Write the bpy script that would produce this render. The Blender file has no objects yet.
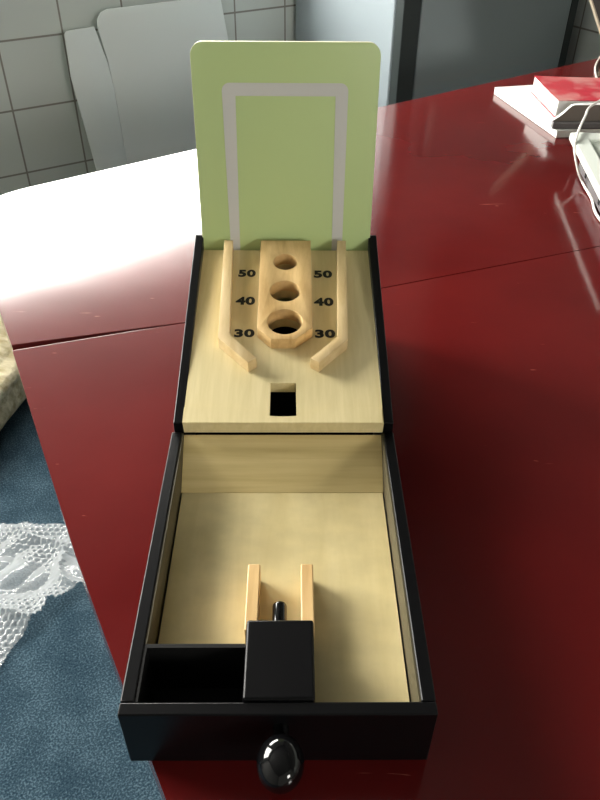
import bpy, bmesh, math, random
from mathutils import Vector, Matrix, noise
random.seed(4)
scn = bpy.context.scene
COL = scn.collection
TZ = 0.75                      # height of the table top above the floor
PI = math.pi

# ------------------------------------------------------------------ materials
def mat(name, color, rough=.5, spec=.5, metal=0., coat=0.):
    m = bpy.data.materials.new(name); m.use_nodes = True
    b = m.node_tree.nodes['Principled BSDF']
    b.inputs['Base Color'].default_value = (*color, 1)
    b.inputs['Roughness'].default_value = rough
    b.inputs['Specular IOR Level'].default_value = spec
    b.inputs['Metallic'].default_value = metal
    b.inputs['Coat Weight'].default_value = coat
    b.inputs['Coat Roughness'].default_value = .08
    return m

def N(m, t, **kw):
    n = m.node_tree.nodes.new(t)
    for k, v in kw.items():
        if k in n.inputs: n.inputs[k].default_value = v
        else: setattr(n, k, v)
    return n

def L(m, a, b): m.node_tree.links.new(a, b)
def bsdf(m): return m.node_tree.nodes['Principled BSDF']

def ramp(m, fac, stops):
    r = m.node_tree.nodes.new('ShaderNodeValToRGB')
    el = r.color_ramp.elements
    while len(el) < len(stops): el.new(.5)
    for e, (p, c) in zip(el, stops):
        e.position = p; e.color = (*c, 1)
    L(m, fac, r.inputs['Fac'])
    return r

def coords(m, scale, rot=(0, 0, 0), loc=(0, 0, 0)):
    tc = N(m, 'ShaderNodeTexCoord')
    mp = N(m, 'ShaderNodeMapping')
    mp.inputs['Scale'].default_value = scale
    mp.inputs['Rotation'].default_value = rot
    mp.inputs['Location'].default_value = loc
    L(m, tc.outputs['Object'], mp.inputs['Vector'])
    return mp.outputs['Vector']

def bump(m, h, strength, dist):
    b = N(m, 'ShaderNodeBump'); b.inputs['Strength'].default_value = strength; b.inputs['Distance'].default_value = dist
    L(m, h, b.inputs['Height']); L(m, b.outputs['Normal'], bsdf(m).inputs['Normal'])

def wood(name, light, dark, scale, rough=.45, contrast=(.3, .75), detail=6., mottle=0.):
    """stretched-noise grain; the axis with the small scale is the grain direction"""
    m = mat(name, light, rough, .4)
    n1 = N(m, 'ShaderNodeTexNoise'); n1.inputs['Scale'].default_value = 1.; n1.inputs['Detail'].default_value = detail
    n1.inputs['Roughness'].default_value = .6; n1.inputs['Distortion'].default_value = .35
    L(m, coords(m, scale), n1.inputs['Vector'])
    r = ramp(m, n1.outputs['Fac'], [(contrast[0], dark), (contrast[1], light)])
    out = r.outputs['Color']
    if mottle:
        n2 = N(m, 'ShaderNodeTexNoise'); n2.inputs['Scale'].default_value = 1.; n2.inputs['Detail'].default_value = 3.
        L(m, coords(m, (45, 70, 60)), n2.inputs['Vector'])
        r2 = ramp(m, n2.outputs['Fac'], [(.35, (1 - mottle,) * 3), (.65, (1, 1, 1))])
        mx = N(m, 'ShaderNodeMix', data_type='RGBA', blend_type='MULTIPLY'); mx.inputs[0].default_value = 1.
        L(m, out, mx.inputs[6]); L(m, r2.outputs['Color'], mx.inputs[7]); out = mx.outputs[2]
    L(m, out, bsdf(m).inputs['Base Color'])
    bump(m, n1.outputs['Fac'], .15, .0004)
    return m

PLY = wood('pale_plywood', (.78, .66, .36), (.67, .55, .27), (55, 9, 55), .38, (.25, .7), 5, .10)
PANEL = wood('pale_panel_wood', (.74, .63, .36), (.62, .52, .27), (150, 7, 60), .42, (.3, .7), 5)
CROSS = wood('cross_grain_wood', (.72, .58, .275), (.56, .43, .18), (5, 130, 130), .45, (.3, .7), 5)
PINE = wood('pine', (.72, .50, .235), (.50, .31, .12), (110, 9, 80), .42, (.3, .68), 5)
PINEL = wood('pale_pine', (.70, .54, .30), (.56, .40, .19), (110, 9, 80), .42, (.3, .68), 5)
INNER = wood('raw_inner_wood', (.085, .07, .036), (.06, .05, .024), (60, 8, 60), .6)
BLACK = mat('black_lacquer', (.003, .003, .0035), .30, .18)
n_ = N(BLACK, 'ShaderNodeTexNoise'); n_.inputs['Scale'].default_value = 260; n_.inputs['Detail'].default_value = 4
bump(BLACK, n_.outputs['Fac'], .12, .0004)
GLOSSBLACK = mat('gloss_black', (.003, .003, .0035), .09, .38)
MATTBLACK = mat('matt_black', (.004, .004, .004), .7, .2)
INK = mat('black_ink', (.012, .011, .010), .5, .3)
GREEN = mat('green_paint', (.51, .64, .29), .42, .4)
n_ = N(GREEN, 'ShaderNodeTexNoise'); n_.inputs['Scale'].default_value = 700; bump(GREEN, n_.outputs['Fac'], .06, .0002)
STRIPE = mat('grey_paint', (.60, .60, .57), .45, .4)
CREAM = mat('cream_board_edge', (.72, .66, .45), .6)
STEEL = mat('steel', (.5, .5, .5), .3, .5, 1.)

# red lacquered table
RED = mat('red_lacquer', (.09, .008, .007), .16, .26)
bsdf(RED).inputs['Coat Weight'].default_value = .10; bsdf(RED).inputs['Coat Roughness'].default_value = .30
c_ = coords(RED, (5, 5, 5))
n1 = N(RED, 'ShaderNodeTexNoise'); n1.inputs['Scale'].default_value = 1.2; n1.inputs['Detail'].default_value = 7
L(RED, c_, n1.inputs['Vector'])
r_ = ramp(RED, n1.outputs['Fac'], [(.3, (.080, .0052, .0052)), (.7, (.112, .0078, .0072))])
n2 = N(RED, 'ShaderNodeTexNoise'); n2.inputs['Scale'].default_value = 1.; n2.inputs['Detail'].default_value = 3; n2.inputs['Distortion'].default_value = 1.2
L(RED, coords(RED, (16, 130, 40), (0, 0, .5)), n2.inputs['Vector'])
r2_ = ramp(RED, n2.outputs['Fac'], [(.735, (0, 0, 0)), (.765, (1, 1, 1))])
mx_ = N(RED, 'ShaderNodeMix', data_type='RGBA'); L(RED, r2_.outputs['Color'], mx_.inputs[0])
L(RED, r_.outputs['Color'], mx_.inputs[6]); mx_.inputs[7].default_value = (.34, .11, .08, 1)
L(RED, mx_.outputs[2], bsdf(RED).inputs['Base Color'])
rr_ = N(RED, 'ShaderNodeMapRange'); rr_.inputs['To Min'].default_value = .08; rr_.inputs['To Max'].default_value = .15
L(RED, n1.outputs['Fac'], rr_.inputs['Value']); L(RED, rr_.outputs['Result'], bsdf(RED).inputs['Roughness'])
n3 = N(RED, 'ShaderNodeTexNoise'); n3.inputs['Scale'].default_value = 28; n3.inputs['Detail'].default_value = 2
bump(RED, n3.outputs['Fac'], .05, .0012)
DARKRED = mat('dark_red_wood', (.07, .010, .009), .4)

# blue carpet
CARPET = mat('blue_carpet', (.05, .09, .13), .95, .1)
a1 = N(CARPET, 'ShaderNodeTexNoise'); a1.inputs['Scale'].default_value = 330; a1.inputs['Detail'].default_value = 3
a2 = N(CARPET, 'ShaderNodeTexNoise'); a2.inputs['Scale'].default_value = 11; a2.inputs['Detail'].default_value = 4
tcx = N(CARPET, 'ShaderNodeTexCoord')
for a in (a1, a2): L(CARPET, tcx.outputs['Object'], a.inputs['Vector'])
ad = N(CARPET, 'ShaderNodeMath', operation='MULTIPLY_ADD'); ad.inputs[1].default_value = .70
L(CARPET, a1.outputs['Fac'], ad.inputs[0])
sc_ = N(CARPET, 'ShaderNodeMath', operation='MULTIPLY'); sc_.inputs[1].default_value = .30
L(CARPET, a2.outputs['Fac'], sc_.inputs[0]); L(CARPET, sc_.outputs[0], ad.inputs[2])
rc = ramp(CARPET, ad.outputs[0], [(.38, (.010, .024, .038)), (.5, (.026, .050, .070)), (.62, (.075, .118, .146))])
L(CARPET, rc.outputs['Color'], bsdf(CARPET).inputs['Base Color'])
bump(CARPET, a1.outputs['Fac'], .6, .003)

def tile_mat(name, ox, oz):
    """square glazed tiles in the wall's own x (along) and z (up)"""
    m = mat(name, (.5, .52, .5), .22, .5)
    tc = N(m, 'ShaderNodeTexCoord'); sep = N(m, 'ShaderNodeSeparateXYZ'); cmb = N(m, 'ShaderNodeCombineXYZ')
    L(m, tc.outputs['Object'], sep.inputs[0])
    ax = N(m, 'ShaderNodeMath', operation='ADD'); ax.inputs[1].default_value = -ox + 16
    az = N(m, 'ShaderNodeMath', operation='ADD'); az.inputs[1].default_value = -oz + 16
    L(m, sep.outputs['X'], ax.inputs[0]); L(m, sep.outputs['Z'], az.inputs[0])
    L(m, ax.outputs[0], cmb.inputs['X']); L(m, az.outputs[0], cmb.inputs['Y'])
    br = N(m, 'ShaderNodeTexBrick'); br.offset = 0; br.squash = 1
    br.inputs['Scale'].default_value = 1.; br.inputs['Brick Width'].default_value = .16; br.inputs['Row Height'].default_value = .16
    br.inputs['Mortar Size'].default_value = .0026; br.inputs['Mortar Smooth'].default_value = .2
    br.inputs['Color1'].default_value = (.60, .64, .60, 1); br.inputs['Color2'].default_value = (.565, .605, .57, 1)
    br.inputs['Mortar'].default_value = (.26, .25, .22, 1)
    L(m, cmb.outputs[0], br.inputs['Vector'])
    L(m, br.outputs['Color'], bsdf(m).inputs['Base Color'])
    bump(m, br.outputs['Fac'], -.5, .002)
    return m

PLASTER = mat('painted_plaster', (.34, .34, .32), .8)
CEIL = mat('ceiling_paint', (.12, .12, .115), .9)
WHITEFRAME = mat('white_window_frame', (.6, .6, .6), .4)
CARTON = mat('white_carton', (.70, .74, .715), .6, .3)
GREYSTEEL = mat('grey_enamel', (.28, .325, .335), .38, .4)
DARKTRIM = mat('dark_trim', (.022, .03, .03), .5)
SIDEGREY = mat('side_enamel', (.30, .35, .38), .36, .4)
PAPER = mat('white_paper', (.82, .82, .80), .6)
PAGES = mat('page_edges', (.72, .69, .62), .8)
REDCOVER = mat('red_cover', (.52, .045, .06), .28, .5)
nn_ = N(REDCOVER, 'ShaderNodeTexNoise'); nn_.inputs['Scale'].default_value = 26; nn_.inputs['Detail'].default_value = 3
rq = ramp(REDCOVER, nn_.outputs['Fac'], [(.45, (.50, .035, .055)), (.72, (.60, .28, .26))])
tq = N(REDCOVER, 'ShaderNodeTexCoord'); L(REDCOVER, tq.outputs['Object'], nn_.inputs['Vector'])
L(REDCOVER, rq.outputs['Color'], bsdf(REDCOVER).inputs['Base Color'])
GREYCOVER = mat('grey_cover', (.13, .125, .125), .5)
TANCOVER = mat('taupe_cover', (.14, .12, .10), .5)
PLASTIC = mat('pale_plastic', (.70, .74, .68), .35)
PANELGREY = mat('grey_green_plastic', (.46, .51, .44), .4)
KEYGREY = mat('dark_key', (.14, .15, .13), .4)
CASEGREY = mat('grey_plastic_case', (.065, .058, .062), .5)
CABLE = mat('white_cable', (.78, .74, .70), .4)
DARKBROWN = mat('dark_brown', (.02, .013, .007), .45)
TANEDGE = mat('tan_edge', (.42, .36, .27), .5)

SACK = mat('straw_weave', (.55, .47, .30), .8, .2)
w1 = N(SACK, 'ShaderNodeTexNoise'); w1.inputs['Scale'].default_value = 1.; w1.inputs['Detail'].default_value = 5
L(SACK, coords(SACK, (26, 60, 60)), w1.inputs['Vector'])
rs = ramp(SACK, w1.outputs['Fac'], [(.3, (.38, .31, .17)), (.7, (.74, .67, .48))])
L(SACK, rs.outputs['Color'], bsdf(SACK).inputs['Base Color']); bump(SACK, w1.outputs['Fac'], .8, .008)

WRAP = mat('bubble_wrap_film', (.66, .69, .70), .09, .8)
nt = WRAP.node_tree
tr = N(WRAP, 'ShaderNodeBsdfTransparent'); mxs = N(WRAP, 'ShaderNodeMixShader')
lw = N(WRAP, 'ShaderNodeLayerWeight'); lw.inputs['Blend'].default_value = .35
mr = N(WRAP, 'ShaderNodeMapRange'); mr.inputs['To Min'].default_value = .27; mr.inputs['To Max'].default_value = .72
L(WRAP, lw.outputs['Facing'], mr.inputs['Value']); L(WRAP, mr.outputs['Result'], mxs.inputs[0])
L(WRAP, tr.outputs[0], mxs.inputs[1]); L(WRAP, bsdf(WRAP).outputs[0], mxs.inputs[2])
L(WRAP, mxs.outputs[0], nt.nodes['Material Output'].inputs['Surface'])

# ------------------------------------------------------------------ object helpers
def tag(o, label=None, cat=None, group=None, kind=None):
    if label: o['label'] = label
    if cat: o['category'] = cat
    if group: o['group'] = group
    if kind: o['kind'] = kind
    return o

def thing(name, loc, label, cat, group=None):
    o = bpy.data.objects.new(name, None); COL.objects.link(o)
    o.location = loc; o.empty_display_size = .05
    return tag(o, label, cat, group)

def root_loc(p):
    v = Vector((0, 0, 0))
    while p is not None:
        v += p.location; p = p.parent
    return v

def finish(name, bm, mats, parent=None, smooth=False, origin=None, bevel=0, seg=2, angle=35):
    """links a bmesh drawn in world coordinates as ONE mesh object"""
    if parent is not None: org = root_loc(parent)
    else: org = Vector(origin) if origin is not None else Vector((0, 0, 0))
    for v in bm.verts: v.co -= org
    bmesh.ops.recalc_face_normals(bm, faces=bm.faces)
    me = bpy.data.meshes.new(name); bm.to_mesh(me); bm.free()
    for mm in (mats if isinstance(mats, (list, tuple)) else [mats]): me.materials.append(mm)
    o = bpy.data.objects.new(name, me); COL.objects.link(o)
    if parent is not None: o.parent = parent
    else: o.location = org
    if bevel:
        b = o.modifiers.new('bevel', 'BEVEL'); b.width = bevel; b.segments = seg; b.limit_method = 'ANGLE'; b.angle_limit = math.radians(30)
        wn = o.modifiers.new('weighted_normal', 'WEIGHTED_NORMAL'); wn.weight = 100; wn.keep_sharp = True; wn.mode = 'FACE_AREA'
    if smooth or bevel:
        for p in me.polygons: p.use_smooth = True
    me.set_sharp_from_angle(angle=math.radians(angle))
    return o

def box(bm, x0, x1, y0, y1, z0, z1, f=None):
    P = [Vector((x, y, z)) for x in (x0, x1) for y in (y0, y1) for z in (z0, z1)]
    if f: P = [Vector(f(*p)) for p in P]
    v = [bm.verts.new(p) for p in P]
    for a in ((0, 1, 3, 2), (4, 6, 7, 5), (0, 4, 5, 1), (2, 3, 7, 6), (0, 2, 6, 4), (1, 5, 7, 3)):
        bm.faces.new([v[i] for i in a])
    return bm

def prism(bm, pts, a0, a1, f):
    """closed outline pts (p, q) swept from a0 to a1; f(p, q, a) -> world"""
    lo = [bm.verts.new(f(p, q, a0)) for p, q in pts]; hi = [bm.verts.new(f(p, q, a1)) for p, q in pts]
    n = len(pts)
    bm.faces.new(lo[::-1]); bm.faces.new(hi)
    for i in range(n): bm.faces.new((lo[i], lo[(i + 1) % n], hi[(i + 1) % n], hi[i]))
    return bm

def plate(outlines, h0, h1, f, bev=0.):
    """flat plate with holes: outlines[0] outside, the rest holes; f(p, q, h) -> world. Filled with a 2-D curve."""
    cu = bpy.data.curves.new('tmp', 'CURVE'); cu.dimensions = '2D'; cu.fill_mode = 'BOTH'
    cu.extrude = (h1 - h0) / 2 - bev; cu.bevel_depth = bev; cu.bevel_resolution = 1; cu.offset = -bev
    for pts in outlines:
        s = cu.splines.new('POLY'); s.points.add(len(pts) - 1); s.use_cyclic_u = True
        for pt, (x, y) in zip(s.points, pts): pt.co = (x, y, 0, 1)
    o = bpy.data.objects.new('tmp', cu); COL.objects.link(o)
    dg = bpy.context.evaluated_depsgraph_get(); dg.update()
    me = bpy.data.meshes.new_from_object(o.evaluated_get(dg))
    bm = bmesh.new(); bm.from_mesh(me)
    bpy.data.objects.remove(o); bpy.data.curves.remove(cu); bpy.data.meshes.remove(me)
    bmesh.ops.remove_doubles(bm, verts=bm.verts, dist=1e-6)
    mid = (h0 + h1) / 2
    for v in bm.verts: v.co = Vector(f(v.co.x, v.co.y, v.co.z + mid))
    return bm

def circle(cx, cy, r, n=40): return [(cx + r * math.cos(2 * PI * i / n), cy + r * math.sin(2 * PI * i / n)) for i in range(n)]

def rounded(x0, x1, y0, y1, r, corners=(1, 1, 1, 1), n=8):
    out = []
    for k, (cx, cy, a) in enumerate(((x1 - r, y1 - r, 0), (x0 + r, y1 - r, PI / 2), (x0 + r, y0 + r, PI), (x1 - r, y0 + r, 1.5 * PI))):
        if corners[k]: out += [(cx + r * math.cos(a + PI / 2 * i / n), cy + r * math.sin(a + PI / 2 * i / n)) for i in range(n + 1)]
        else: out.append(((x1, y1), (x0, y1), (x0, y0), (x1, y0))[k])
    return out

def lathe(bm, prof, f, n=40):
    """prof (r, a); f(x, y, a) -> world, closed at r = 0"""
    rings = []
    for r, a in prof:
        if r < 1e-7: rings.append([bm.verts.new(f(0, 0, a))])
        else: rings.append([bm.verts.new(f(r * math.cos(2 * PI * i / n), r * math.sin(2 * PI * i / n), a)) for i in range(n)])
    for A, B in zip(rings, rings[1:]):
        for i in range(n):
            j = (i + 1) % n
            if len(A) == 1 and len(B) == 1: continue
            if len(A) == 1: bm.faces.new((A[0], B[i], B[j]))
            elif len(B) == 1: bm.faces.new((A[i], A[j], B[0]))
            else: bm.faces.new((A[i], A[j], B[j], B[i]))
    return bm

def tube(bm, pts, r, n=10):
    pts = [Vector(p) for p in pts]; rings = []
    up = Vector((0, 0, 1))
    for i, p in enumerate(pts):
        t = (pts[min(i + 1, len(pts) - 1)] - pts[max(i - 1, 0)]).normalized()
        a = t.cross(up); a = a.normalized() if a.length > 1e-4 else Vector((1, 0, 0)); b = t.cross(a)
        rings.append([bm.verts.new(p + r * (math.cos(2 * PI * k / n) * a + math.sin(2 * PI * k / n) * b)) for k in range(n)])
    for A, B in zip(rings, rings[1:]):
        for k in range(n): bm.faces.new((A[k], A[(k + 1) % n], B[(k + 1) % n], B[k]))
    bm.faces.new(rings[0][::-1]); bm.faces.new(rings[-1])
    return bm

def spline(pts, n=8):
    P = [Vector(p) for p in pts]; P = [2 * P[0] - P[1]] + P + [2 * P[-1] - P[-2]]; out = []
    for i in range(1, len(P) - 2):
        for k in range(n):
            t = k / n
            out.append(.5 * ((2 * P[i]) + (P[i + 1] - P[i - 1]) * t + (2 * P[i - 1] - 5 * P[i] + 4 * P[i + 1] - P[i + 2]) * t * t + (3 * P[i] - P[i - 1] - 3 * P[i + 1] + P[i + 2]) * t ** 3))
    return out + [P[-2]]

# ------------------------------------------------------------------ camera (solved from the box's corners)
pitch, yaw, roll = 0.67881718, 0.01292376, 0.00903719
cp, sp, cy_, sy_ = math.cos(pitch), math.sin(pitch), math.cos(yaw), math.sin(yaw)
fw = Vector((sy_ * cp, cy_ * cp, -sp)); rt = Vector((cy_, -sy_, 0)); up = rt.cross(fw)
c, s = math.cos(roll), math.sin(roll)
rt, up = c * rt + s * up, -s * rt + c * up
cam = bpy.data.cameras.new('camera'); co = bpy.data.objects.new('camera', cam); COL.objects.link(co)
cam.sensor_fit = 'VERTICAL'; cam.sensor_height = 36; cam.lens = 738.165 / 800 * 36; cam.clip_start = .01
Mx = Matrix((rt, up, -fw)).transposed().to_4x4(); Mx.translation = (.007088, -.187543, .401235 + TZ)
co.matrix_world = Mx; scn.camera = co

# ------------------------------------------------------------------ the room
A = math.radians(31.5)
U = Vector((math.cos(A), math.sin(A), 0)); V = Vector((-math.sin(A), math.cos(A), 0))
B0N = .83168                   # the far table edge, measured along V
def W(sx, off, z): return U * sx + V * (B0N + off) + Vector((0, 0, z))      # room frame
S0, S1, F0, F1, ZC = -2.3, 1.80, -3.6, 1.0, 2.75

def room_obj(name, bm, m, kind='structure', rot=A, org=None):
    """object whose own axes follow the wall (x along it, z up)"""
    org = Vector(org)
    R = Matrix.Rotation(-rot, 3, 'Z')
    for v in bm.verts: v.co = R @ (v.co - org)
    bmesh.ops.recalc_face_normals(bm, faces=bm.faces)
    me = bpy.data.meshes.new(name); bm.to_mesh(me); bm.free(); me.materials.append(m)
    o = bpy.data.objects.new(name, me); COL.objects.link(o); o.location = org; o.rotation_euler = (0, 0, rot)
    if kind: o['kind'] = kind
    return o

ft = .045
WS0, WS1, WZ0, WZ1 = -.25, 1.08, TZ + .25, TZ + .78
TS0, TS1, TZ0, TZ1 = -1.80, -.45, TZ + .30, TZ + 1.55     # unseen taller window further left, added to brighten the lane     # window opening in the back wall
bm = bmesh.new()
for (a0, a1, z0, z1) in ((S0, TS0, 0, ZC), (TS0, TS1, 0, TZ0), (TS0, TS1, TZ1, ZC), (TS1, WS0, 0, ZC), (WS1, S1, 0, ZC), (WS0, WS1, 0, WZ0), (WS0, WS1, WZ1, ZC)):
    box(bm, a0, a1, F1, F1 + .16, z0, z1, W)
TILEB = tile_mat('grey_white_tiles', .304, TZ - .044)
room_obj('wall_back', bm, TILEB, org=W(0, F1, 0))
WALLPAINT = mat('dim_wall_paint', (.10, .10, .095), .85)  # unseen upper right wall, kept dark to weaken its reflection in the table
bm = bmesh.new(); box(bm, S1, S1 + .12, F0 - .12, F1 + .16, 1.36, ZC, W)
room_obj('wall_right', bm, WALLPAINT, rot=A + PI / 2, org=W(S1, 0, 1.36))
bm = bmesh.new(); box(bm, S1, S1 + .12, F0 - .12, F1 + .16, 0, 1.36, W)
TILER = tile_mat('grey_white_side_tiles', .53, TZ - .087)
room_obj('wall_right', bm, TILER, rot=A + PI / 2, org=W(S1, 0, 0))
bm = bmesh.new(); box(bm, S0 - .12, S0, F0 - .12, F1 + .16, 0, ZC, W)
room_obj('wall_left', bm, PLASTER, org=W(S0, 0, 0))
bm = bmesh.new()
box(bm, TS0, TS1, F1 + .05, F1 + .10, TZ0, TZ0 + ft, W); box(bm, TS0, TS1, F1 + .05, F1 + .10, TZ1 - ft, TZ1, W)
for a in (TS0, (TS0 + TS1 - ft) / 2, TS1 - ft): box(bm, a, a + ft, F1 + .05, F1 + .10, TZ0 + ft, TZ1 - ft, W)
room_obj('fill_window_3', bm, WHITEFRAME, org=W((TS0 + TS1) / 2, F1, TZ0))
VS0, VS1, VZ0, VZ1 = .2, .85, 1.2, 1.85  # unseen window behind the camera, added as front fill for the backboard
bm = bmesh.new()
for (a0, a1, z0, z1) in ((S0, VS0, 0, ZC), (VS1, S1, 0, ZC), (VS0, VS1, 0, VZ0), (VS0, VS1, VZ1, ZC)):
    box(bm, a0, a1, F0 - .12, F0, z0, z1, W)
room_obj('wall_front', bm, PLASTER, org=W(0, F0, 0))
bm = bmesh.new(); box(bm, S0 - .12, S1 + .12, F0 - .12, F1 + .16, -.1, 0, W)
room_obj('floor', bm, CARPET, org=W(0, 0, 0))
bm = bmesh.new(); box(bm, S0 - .12, S1 + .12, F0 - .12, F1 + .16, ZC, ZC + .1, W)
room_obj('ceiling', bm, CEIL, org=W(0, 0, ZC))
# window frames
bm = bmesh.new()

box(bm, WS0, WS1, F1 + .05, F1 + .10, WZ0, WZ0 + ft, W); box(bm, WS0, WS1, F1 + .05, F1 + .10, WZ1 - ft, WZ1, W)
for a in (WS0, WS1 - ft):
    box(bm, a, a + ft, F1 + .05, F1 + .10, WZ0 + ft, WZ1 - ft, W)
room_obj('window_1', bm, WHITEFRAME, org=W((WS0 + WS1) / 2, F1, WZ0))
bm = bmesh.new()
box(bm, VS0, VS1, F0 - .09, F0 - .05, VZ0, VZ0 + ft, W); box(bm, VS0, VS1, F0 - .09, F0 - .05, VZ1 - ft, VZ1, W)
for a in (VS0, (VS0 + VS1 - ft) / 2, VS1 - ft): box(bm, a, a + ft, F0 - .09, F0 - .05, VZ0 + ft, VZ1 - ft, W)
room_obj('fill_window_2', bm, WHITEFRAME, org=W((VS0 + VS1) / 2, F0, VZ0))

# ------------------------------------------------------------------ the red table
t = thing('conference_table', (.35, .45, 0), 'large red lacquered conference table under the wooden game, in two sections with a seam', 'table')
seam = [(-.258, .388), (-.101, .432), (.102, .500), (.368, .598), (1.25, .93)]
gap = .0016
def topf(x, y, h): return (x, y, TZ + h)
near = [(x, y - gap / 2) for x, y in seam] + [(1.25, -.7), (.274, -.7), (-.058, -.02), (-.0965, .0530), (-.1405, .1380), (-.2120, .2890)]
arc = []
P0, PC, P1 = Vector((-.379, .635)), Vector((-.418, .7145)), Vector((-.345, .764))
for i in range(11):
    k = i / 10; q_ = (1 - k) ** 2 * P0 + 2 * k * (1 - k) * PC + k * k * P1; arc.append((q_.x, q_.y))
far = [(x, y + gap / 2) for x, y in seam][::-1] + arc + [(.14, 1.096), (.626, 1.422), (1.0, 1.672), (1.18, 1.5)]
for pts, ns in ((near, len(seam)), (far, len(seam))):
    bm = bmesh.new(); prism(bm, pts, -.034, 0, topf)
    bm.verts.ensure_lookup_table(); n_ = len(pts); hi = bm.verts[n_:2 * n_]
    joint = [e for i_ in range(ns - 1) for e in [bm.edges.get((hi[i_], hi[i_ + 1]))]]
    bmesh.ops.bevel(bm, geom=joint, offset=.0045, segments=6, profile=.5, affect='EDGES')
    finish('table_top', bm, RED, t, bevel=.0013, seg=2)
bm = bmesh.new(); box(bm, .25, 1.05, .28, .42, 0, TZ - .034); finish('pedestal', bm, DARKRED, t, bevel=.003)
bm = bmesh.new(); box(bm, .25, .90, .74, .88, 0, TZ - .034); finish('pedestal', bm, DARKRED, t, bevel=.003)

# ------------------------------------------------------------------ the game (its frame: x right, y away, z above the table)
def G(x, y, z): return Vector((x, y, z + TZ))
g = thing('tabletop_ball_game', G(0, .2, 0), 'black wooden tabletop ball-rolling game with green upright backboard and numbered target ramp', 'game')
XI, XO, HZ, YF = .0725, .080, .0485, .2130
def part(name, bm, m, parent=g, **k): return finish(name, bm, m, parent, **k)
bm = bmesh.new(); box(bm, -XO, XO, 0, .007, 0, HZ, G); part('front_wall', bm, BLACK, bevel=.0008)
for sgn in (-1, 1):
    a, b = sorted((sgn * XI, sgn * XO))
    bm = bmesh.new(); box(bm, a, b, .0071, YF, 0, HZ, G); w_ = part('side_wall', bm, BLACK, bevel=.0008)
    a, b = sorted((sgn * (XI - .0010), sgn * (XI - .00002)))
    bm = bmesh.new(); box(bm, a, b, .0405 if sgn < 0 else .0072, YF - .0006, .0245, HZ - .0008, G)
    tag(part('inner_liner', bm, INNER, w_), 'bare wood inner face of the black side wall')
bm = bmesh.new(); box(bm, -XI, XI, .0071, YF - .002, .0005, .004, G); part('base_panel', bm, MATTBLACK)
# lane floor: an L round the ball compartment
fl = [(-.0706, .0410), (-.0182, .0410), (-.0182, .0076), (.0706, .0076), (.0706, .1768), (-.0706, .1768)]
bm = bmesh.new(); prism(bm, fl, .0185, .0230, lambda p, q, a: G(p, q, a)); tag(part('lane_floor', bm, PLY), 'pale plywood rolling lane')
# ramp up to the target panel
rp = [(.1772, .0232), (.2122, .0462), (.2122, .0400), (.1840, .0190), (.1772, .0190)]
bm = bmesh.new(); prism(bm, rp, -XI + .0012, XI - .0012, lambda p, q, a: G(a, p, q)); tag(part('ramp', bm, CROSS), 'sloped wooden ramp at the end of the lane')
# ball compartment, front left: open black tray
bm = bmesh.new()
box(bm, -XI + .0001, -.0184, .0382, .0405, .0045, HZ - .0006, G)
box(bm, -XI + .0001, -XI + .0014, .0073, .0381, .0045, HZ - .0006, G)
box(bm, -XI + .0015, -.0184, .0073, .0381, .0045, .0070, G)
tag(part('ball_compartment', bm, MATTBLACK), 'open black ball compartment')
bm = bmesh.new(); box(bm, -.0182, .0188, .0074, .0545, .0080, .0500, G)
hs = part('plunger_housing', bm, BLACK, bevel=.0016, seg=3)
bm = bmesh.new(); lathe(bm, [(0, .0546), (.0043, .0546), (.0043, .0722), (.0039, .0735), (.0030, .0743), (0, .0747)], lambda x, y, a: G(-.0003 + x, a, .0362 + y), 28)
part('plunger_rod', bm, GLOSSBLACK, hs, smooth=True)
prof = [(0, -.0318)]
for i in range(1, 22):
    th = PI * i / 24; prof.append((.0118 * math.sin(th), -.0180 - .0138 * math.cos(th)))
prof += [(.0042, -.0040), (.0042, -.0001), (0, -.0001)]
bm = bmesh.new(); lathe(bm, prof, lambda x, y, a: G(.0013 + x, a, .0362 + y), 48); tag(part('plunger_knob', bm, GLOSSBLACK, smooth=True, angle=50), 'round glossy black pull knob')
for a, b in ((-.0201, -.0125), (.0121, .0197)):
    bm = bmesh.new(); box(bm, a, b, .0547, .1014, .0231, .0392, G); tag(part('guide_rail', bm, PINE, bevel=.0007), 'pale pine ball guide')

# rear half
SL = math.radians(12); cs, sn = math.cos(SL), math.sin(SL)
O = Vector((0., .2135 - .0105 * sn, .0475 + .0105 * cs + TZ))
def Pn(x, s_, h): return O + Vector((x, s_ * cs - h * sn, s_ * sn + h * cs))
for sgn in (-1, 1):
    pr = [(.2138, 0), (.410, 0), (.410, .1035), (.4085, .1068), (.405, .1085), (.2138, .0562)]
    a, b = sorted((sgn * .0718, sgn * .0790))
    bm = bmesh.new(); prism(bm, pr, a, b, lambda p, q, aa: G(aa + .0006 + (p - .2138) * .003, p, q))
    w_ = part('rear_side_wall', bm, BLACK, bevel=.0007)
bm = bmesh.new(); box(bm, -.0716, .0722, .2140, .3955, .0005, .0045, G); part('rear_base_panel', bm, MATTBLACK)
bm = bmesh.new(); box(bm, -.0712, .0724, .4045, .4095, .0005, .0700, G); part('rear_panel', bm, MATTBLACK)

SEND = .1905
hol = [(.1622, .0100), (.1264, .0123), (.0915, .0137)]
slot = [(-.0096, .0062), (.0100, .0062), (.0096, .0380), (-.0094, .0380)]
bm = plate([[(-.0712, 0), (.0722, 0), (.0732, SEND), (-.0706, SEND)], slot] + [circle(.0009, c0, r + .0022, 44) for c0, r in hol], -.0105, 0, Pn)
pn = tag(part('target_panel', bm, PANEL), 'pale wooden sloped target panel with holes')
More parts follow.
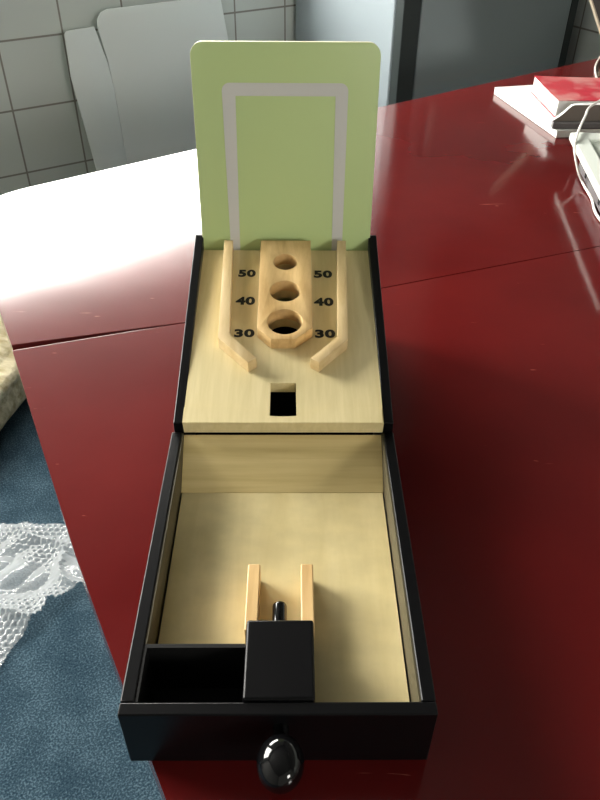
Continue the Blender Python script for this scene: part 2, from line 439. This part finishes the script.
# raised front lip with a hollow curve round the slot
lip = [(-.0713, .0001)] + [(.0713, .0001)]
arcp = [(x, .0056 + .0075 * (x / .032) ** 2) for x in [.034 - .068 * i / 28 for i in range(29)]]
lip = [(-.0713, .0001), (.0713, .0001), (.0713, arcp[0][1])] + arcp + [(-.0713, arcp[-1][1])]
bm = plate([lip], .0001, .0012, Pn); part('curved_lip', bm, PANEL, pn)
# scoring block with three holes
HB = .0112
oc = [(-.0204, SEND - .0003), (-.0203, .0845), (-.0096, .0728), (.0090, .0728), (.0225, .0848), (.0225, SEND - .0003)]
bm = plate([oc] + [circle(.0009, c0, r, 44) for c0, r in hol], .0001, HB, Pn, .0004)
tag(part('scoring_block', bm, PINE), 'pine block with three holes of growing size')
# bent side rails
rl = [(-.0520, SEND - .0003), (-.0445, SEND - .0003), (-.0413, .0780), (-.0200, .0530), (-.0262, .0484), (-.0497, .0737)]
rr = [(.0455, SEND - .0003), (.0530, SEND - .0003), (.0492, .0722), (.0268, .0484), (.0206, .0530), (.0415, .0755)]
for pts in (rl, rr):
    bm = plate([pts], .0001, HB, Pn, .0003); tag(part('side_rail', bm, PINEL), 'bent pine rail beside the numbers')

def text_bm(body, x0, x1, s0, s1, h, f):
    cu = bpy.data.curves.new('tmp', 'FONT'); cu.body = body; cu.fill_mode = 'FRONT'; cu.offset = .045; cu.extrude = .01; cu.space_character = 1.08
    o = bpy.data.objects.new('tmp', cu); COL.objects.link(o)
    dg = bpy.context.evaluated_depsgraph_get(); dg.update()
    me = bpy.data.meshes.new_from_object(o.evaluated_get(dg)); bm = bmesh.new(); bm.from_mesh(me)
    bpy.data.objects.remove(o); bpy.data.curves.remove(cu); bpy.data.meshes.remove(me)
    xs = [v.co.x for v in bm.verts]; ys = [v.co.y for v in bm.verts]; zs = [v.co.z for v in bm.verts]
    for v in bm.verts:
        v.co = f(x0 + (v.co.x - min(xs)) / (max(xs) - min(xs)) * (x1 - x0), s0 + (v.co.y - min(ys)) / (max(ys) - min(ys)) * (s1 - s0),
                 h + (v.co.z - min(zs)) / (max(zs) - min(zs)) * .0002)
    return bm
for body, x0, x1, s0, s1 in (('50', -.0390, -.0243, .1556, .1646), ('40', -.0396, -.0238, .1216, .1311), ('30', -.0390, -.0230, .0851, .0938),
                             ('50', .0250, .0405, .1547, .1639), ('40', .0245, .0405, .1206, .1301), ('30', .0247, .0407, .0845, .0935)):
    bm = text_bm(body, x0, x1, s0, s1, .0001, Pn); part('printed_number', bm, INK, pn)

# green backboard, leaning back a little
LE = math.radians(6)
BB = Vector((.0015, .3998, .09 + TZ))
def Bd(x, v, h): return BB + Vector((x, v * math.sin(LE) - h * math.cos(LE), v * math.cos(LE) + h * math.sin(LE)))
bm = plate([rounded(-.0730, .0730, -.055, .1722, .0098, (1, 1, 0, 0), 10)], -.0050, 0, Bd, .0003)
nrm = Vector((0, -math.cos(LE), math.sin(LE)))
bm.normal_update()
for f_ in bm.faces:
    f_.material_index = 0 if abs(f_.normal.dot(nrm)) > .9 else 1
bd = tag(part('backboard', bm, [GREEN, CREAM]), 'upright pale green board with rounded top corners')
so = rounded(-.0500, .0490, .004, .1432, .0060, (1, 1, 0, 0), 8)
si = [(.0398, .004), (.0392, .1336), (-.0395, .1336), (-.0405, .004)]
outl = [(.0490, .004)] + so[0:9] + so[9:18] + [(-.0478, .004)] + si[::-1]
outl = [(.0500 - .0012, .004)] + so[:18] + [(-.0485, .004)] + [si[3], si[2], si[1], si[0]]
bm = plate([outl], .0001, .0003, Bd)
tag(part('painted_stripe', bm, STRIPE, bd), 'grey stripe painted as an open-bottomed frame')

# ------------------------------------------------------------------ books on the right
def slab(bm, quad, z0, z1):
    lo = [bm.verts.new(G(x, y, z0)) for x, y in quad]; hi = [bm.verts.new(G(x, y, z1)) for x, y in quad]
    bm.faces.new(lo[::-1]); bm.faces.new(hi)
    for i in range(4): bm.faces.new((lo[i], lo[(i + 1) % 4], hi[(i + 1) % 4], hi[i]))
    return bm
q1 = [(.416, .959), (.600, .985), (.560, 1.225), (.367, 1.183)]
b1 = thing('booklet', G(.48, 1.09, 0), 'wide white booklet lying flat on the red table at the bottom of the book pile', 'booklet', None)
bm = bmesh.new(); slab(bm, q1, .0002, .0108); finish('page_block', bm, PAPER, b1, bevel=.0006)
def inset(q, d):
    cx = sum(p[0] for p in q) / 4; cyy = sum(p[1] for p in q) / 4
    return [(cx + (x - cx) * d, cyy + (y - cyy) * d) for x, y in q]
bm = bmesh.new(); slab(bm, inset(q1, 1.006), .0109, .0115); finish('cover', bm, PAPER, b1)
b2 = thing('book', G(.46, 1.03, .0116), 'thin white paperback with grey spine, between the white booklet and the red book', 'book')
bm = bmesh.new(); slab(bm, [(.4085, .9640), (.600, .9680), (.5995, .9830), (.4105, .9790)], .0117, .0222); finish('spine', bm, GREYCOVER, b2, bevel=.0018)
bm = bmesh.new(); slab(bm, [(.4108, .9795), (.598, .9835), (.585, 1.110), (.4115, 1.098)], .0117, .0219); finish('page_block', bm, PAPER, b2)
# red book
q3 = [(.4165, .9860), (.540, .9800), (.548, 1.1050), (.4120, 1.1150)]
b3 = thing('book', G(.48, 1.05, .0223), 'thick red-covered paperback on top of the pile of books', 'book')
bm = bmesh.new(); slab(bm, inset(q3, .985), .0243, .0478)
finish('page_block', bm, PAPER, b3, bevel=.0004)
bm = bmesh.new(); slab(bm, q3, .0223, .0241); finish('lower_cover', bm, REDCOVER, b3)
# upper cover, slightly warped with a lifted corner
bm = bmesh.new(); n = 14; grid = {}
for lay in (0, 1):
    for i in range(n + 1):
        for j in range(n + 1):
            u_, v_ = i / n, j / n
            a = Vector(q3[0]).lerp(Vector(q3[1]), u_); b = Vector(q3[3]).lerp(Vector(q3[2]), u_); p = a.lerp(b, v_)
            z = .0480 + .0022 * (1 + math.sin(v_ * 5.0 + u_)) * u_ * .5 + .0012 * (1 - u_) ** 3 * v_ ** 2 + (.0009 if lay else 0)
            grid[lay, i, j] = bm.verts.new(G(p.x, p.y, z))
for i in range(n):
    for j in range(n):
        bm.faces.new([grid[1, i, j], grid[1, i + 1, j], grid[1, i + 1, j + 1], grid[1, i, j + 1]])
        bm.faces.new([grid[0, i, j], grid[0, i, j + 1], grid[0, i + 1, j + 1], grid[0, i + 1, j]])
for k in range(n):
    for (a, b) in (((k, 0), (k + 1, 0)), ((k, n), (k + 1, n)), ((0, k), (0, k + 1)), ((n, k), (n, k + 1))):
        bm.faces.new([grid[0, a[0], a[1]], grid[0, b[0], b[1]], grid[1, b[0], b[1]], grid[1, a[0], a[1]]])
finish('upper_cover', bm, REDCOVER, b3, smooth=True)
# folded leaflet with a curled edge standing against the front of the red book
b4 = thing('leaflet', G(.50, .972, .0224), 'taupe leaflet with curled white edge standing in front of the red book', 'leaflet')
cv = [(.4085, .0232), (.4132, .0262), (.4175, .0292), (.4215, .0325), (.4255, .0366), (.4295, .0412), (.4335, .0450), (.4375, .0466), (.46, .0470), (.600, .0472)]
bm = bmesh.new(); prism(bm, cv + [(.600, .0226), (.4085, .0226)], .9690, .9720, lambda p, q, a: G(p, a + .02 * (p - .41), q)); finish('page_block', bm, TANCOVER, b4)
bm = bmesh.new(); prism(bm, cv + [(x, z + .0010) for x, z in cv[::-1]], .9682, .9740, lambda p, q, a: G(p, a + .02 * (p - .41), q)); finish('curled_edge', bm, PAPER, b4)

# ------------------------------------------------------------------ the pale device at the right edge
dv = thing('desk_device', G(.48, .70, 0), 'pale plastic desk device with white rim and grey sides, in front of the books', 'electronic device')
ang = math.radians(-6.5)
def D(x, y, z):     # device frame: x right from its left side, y away
    return G(.4040 + x * math.cos(ang) - y * math.sin(ang), .826 + x * math.sin(ang) + y * math.cos(ang), z)
bm = bmesh.new(); box(bm, .004, .236, -.296, -.004, .0045, .0400, D); cs_ = finish('case', bm, CASEGREY, dv, bevel=.003)
bm = plate([rounded(-.014, .24, -.30, .016, .008), rounded(.008, .226, -.286, -.012, .004)], .0402, .0500, D, .002)
finish('rim', bm, PLASTIC, dv, smooth=True, angle=18)
bm = bmesh.new(); box(bm, .0085, .2255, -.2855, -.0125, .0402, .0462, D); tp = finish('top_panel', bm, PANELGREY, dv)
for i in range(3):
    bm = bmesh.new(); box(bm, .040 + i * .055, .085 + i * .055, -.085, -.060, .0463, .0480, D); finish('key', bm, KEYGREY, tp, bevel=.001)
for x in (.02, .21):
    for y in (-.28, -.03):
        bm = bmesh.new(); box(bm, x, x + .012, y, y + .012, .0003, .0044, D); finish('foot', bm, MATTBLACK, dv)
for y in (-.05, -.135):
    bm = bmesh.new(); box(bm, .0030, .0039, y - .006, y, .012, .017, D); finish('port', bm, MATTBLACK, dv)

# cables
pts = spline([(.70, .95, .049), (.56, .985, .054), (.500, .985, .056), (.4500, .9360, .0560), (.4270, .890, .056), (.4080, .8500, .0545), (.3890, .8060, .0525), (.3845, .7900, .0440), (.3910, .7750, .0200), (.3985, .7650, .0060), (.3975, .7250, .0030), (.3885, .6660, .0030), (.400, .56, .0035), (.46, .47, .0035)], 10)
bm = bmesh.new(); tube(bm, [G(*p) for p in pts], .0018)
tag(finish('cable', bm, CABLE, None, True, G(.388, .815, .0035)), 'white cable hanging over the corner of the pale device', 'cable')
pts = spline([(.72, 1.56, .0025), (.655, 1.46, .0025), (.612, 1.375, .0025), (.590, 1.31, .0025), (.578, 1.250, .0025), (.590, 1.215, .0025), (.66, 1.19, .0025), (.78, 1.20, .0025)], 10)
bm = bmesh.new(); tube(bm, [G(*p) for p in pts], .0018)
tag(finish('cable', bm, CABLE, None, True, G(.59, 1.3, 0)), 'white cable looping behind the red book at the right edge', 'cable')

# ------------------------------------------------------------------ grey cabinet against the tiled wall
CX0, CX1, CF, CH = 1.130, 1.738, .505, 1.45
cb = thing('cabinet', W((CX0 + CX1) / 2, .75, 0), 'tall grey metal cabinet with dark edge strips standing against the tiled wall', 'cabinet')
bm = bmesh.new(); box(bm, CX0, CX1, CF + .03, F1 - .012, .03, CH, W); finish('body', bm, SIDEGREY, cb, bevel=.006)
bm = bmesh.new(); box(bm, CX0 + .055, CX1 - .031, CF - .004, CF + .028, .06, CH - .01, W); dr = finish('door', bm, GREYSTEEL, cb, bevel=.004)
bm = bmesh.new(); box(bm, CX0 + .09, CX0 + .115, CF - .03, CF - .005, .95, 1.13, W); finish('door_handle', bm, STEEL, dr, bevel=.003)
for a, b in ((CX0 + .001, CX0 + .053), (CX1 - .029, CX1 - .001)):
    bm = bmesh.new(); box(bm, a, b, CF - .002, CF + .029, .04, CH - .004, W); tag(finish('edge_strip', bm, DARKTRIM, cb, bevel=.002), 'dark edge strip')
bm = bmesh.new(); box(bm, CX0 + .03, CX1 - .03, CF + .05, F1 - .03, 0, .03, W); finish('plinth', bm, DARKTRIM, cb)

# ------------------------------------------------------------------ white flattened carton leaning on the tiles
TILT = .10
def Cn(sx, z, h):      # plane leaning against the wall, h out from it
    off = F1 - .012 - (1.05 - z) * TILT
    return W(sx, off - h, z)
cn = thing('carton_sheet', W(.72, .90, 0), 'white flattened carton leaning against the grey wall tiles', 'carton')
main = [(.552, .002), (.905, .002), (.893, .60), (.891, .655), (.880, .75), (.868, .760), (.618, .7585), (.570, .7585), (.553, .752), (.541, .738), (.539, .715), (.5485, .646), (.553, .58)]
bm = plate([main], 0, .006, Cn, .0005); cm_ = finish('main_panel', bm, CARTON, cn)
flap = [(.520, .002), (.5512, .002), (.5522, .58), (.5478, .640), (.5300, .7235), (.462, .722), (.454, .716), (.449, .62), (.467, .381)]
bm = plate([flap], 0, .006, Cn, .0005); finish('side_flap', bm, CARTON, cn)

# ------------------------------------------------------------------ straw coloured bundle on the carpet
bm = bmesh.new(); bmesh.ops.create_icosphere(bm, subdivisions=5, radius=1)
for v in bm.verts:
    d = v.co.normalized()
    p = Vector([math.copysign(abs(k) ** .55, k) for k in d])
    nz = noise.noise(d * 2.2) * .05 + noise.noise(d * 6) * .018
    q_ = Vector((p.x * .27 * (1 + nz), p.y * .30 * (1 + nz), p.z * .085 * (1 + 1.5 * nz)))
    v.co = Vector((-.895, 1.215, .088)) + Matrix.Rotation(math.radians(-12), 3, 'Z') @ q_
    v.co.z = max(v.co.z, .001)
tag(finish('straw_sack', bm, SACK, None, True, (-.895, 1.24, 0), angle=60), 'straw coloured woven sack lying on the blue carpet left of the table', 'sack')

# ------------------------------------------------------------------ bubble wrap on the carpet
poly = [(-1.0, .93), (-.80, .86), (-.59, .832), (-.45, .828), (-.36, .76), (-.33, .70), (-.392, .668), (-.415, .640), (-.437, .640), (-.443, .605), (-.462, .565), (-.475, .548), (-.492, .492), (-.56, .43), (-.70, .40), (-.85, .46), (-1.0, .6)]
def inside(x, y):
    r = False; j = len(poly) - 1
    for i in range(len(poly)):
        (xi, yi), (xj, yj) = poly[i], poly[j]
        if (yi > y) != (yj > y) and x < (xj - xi) * (y - yi) / (yj - yi) + xi: r = not r
        j = i
    return r
bm = bmesh.new(); st = .0032; vs = {}
nx, ny = int(.70 / st), int(.56 / st)
for i in range(nx):
    for j in range(ny):
        x, y = -1.0 + i * st, .39 + j * st
        jx = .012 * noise.noise(Vector((x * 25, y * 25, 3)))
        if not inside(x + jx, y + jx): continue
        f1 = abs(noise.noise(Vector((x * 6, y * 9, 1.3)))); f2 = abs(noise.noise(Vector((x * 15 + 4, y * 15, 7))))
        ridge = abs(math.sin((x * .8 + y) * 26 + 3 * noise.noise(Vector((x * 7, y * 7, 0)))))
        edge = min(1., max(0., (.835 - y) / .06))
        z = .004 + edge * (.036 * f1 + .026 * f2 + .014 * (1 - ridge) ** 3)
        hx = .0125; row = round(y / (hx * .866)); ux = x - (row % 2) * hx / 2
        dx = ux - round(ux / hx) * hx; dy = y - row * hx * .866
        rr2 = (dx * dx + dy * dy) / (.0052 ** 2)
        if rr2 < 1: z += .0050 * math.sqrt(1 - rr2) * min(1., max(.15, .75 + 2.2 * noise.noise(Vector((x * 9, y * 9, 5)))))
        vs[i, j] = bm.verts.new((x, y, z))
for (i, j), v in vs.items():
    if (i + 1, j) in vs and (i, j + 1) in vs and (i + 1, j + 1) in vs:
        bm.faces.new((v, vs[i + 1, j], vs[i + 1, j + 1], vs[i, j + 1]))
tag(finish('bubble_wrap', bm, WRAP, None, True, (-.65, .65, 0), angle=80), 'crumpled clear bubble wrap lying on the blue carpet left of the table', 'bubble wrap')

# ------------------------------------------------------------------ dark board leaning at the far right
lb = thing('framed_board', (.80, 1.405, TZ), 'dark brown board with pale edge standing at the far right corner of the table', 'board')
BP = [(.6518, .0005), (1.00, .0005), (1.00, .16), (.86, .36), (.4693, .302)]
bm = bmesh.new(); prism(bm, BP, 1.400, 1.412, lambda p, q, a: G(p, a, q)); finish('panel', bm, DARKBROWN, lb)
bm = bmesh.new(); prism(bm, [(.6490, .0005), (.6515, .0005), (.4690, .3020), (.4665, .3010)], 1.397, 1.415, lambda p, q, a: G(p, a, q)); finish('edge_strip', bm, TANEDGE, lb)

# ------------------------------------------------------------------ light
wd = bpy.data.worlds.new('sky'); scn.world = wd; wd.use_nodes = True
bg = wd.node_tree.nodes['Background']; bg.inputs['Color'].default_value = (1.0, .975, .91, 1); bg.inputs['Strength'].default_value = 34
for nm, a0, a1, z0, z1, off, d in (('back', WS0, WS1, WZ0, WZ1, F1 + .12, -V), ('tall', TS0, TS1, TZ0, TZ1, F1 + .12, -V), ('front', VS0, VS1, VZ0, VZ1, F0 - .10, V)):
    pl = bpy.data.lights.new('window_portal', 'AREA'); pl.shape = 'RECTANGLE'; pl.size = a1 - a0; pl.size_y = z1 - z0
    pl.cycles.is_portal = True
    po = bpy.data.objects.new('window_portal', pl); COL.objects.link(po)
    po.location = W((a0 + a1) / 2, off, (z0 + z1) / 2)
    po.rotation_euler = d.to_track_quat('-Z', 'Y').to_euler()

vs_ = scn.view_settings
vs_.view_transform = 'Standard'; vs_.look = 'None'; vs_.gamma = 1; vs_.use_curve_mapping = False; vs_.exposure = .2
scn.display_settings.display_device = 'sRGB'
scn.cycles.use_denoising = True
scn.cycles.max_bounces = 10; scn.cycles.diffuse_bounces = 6
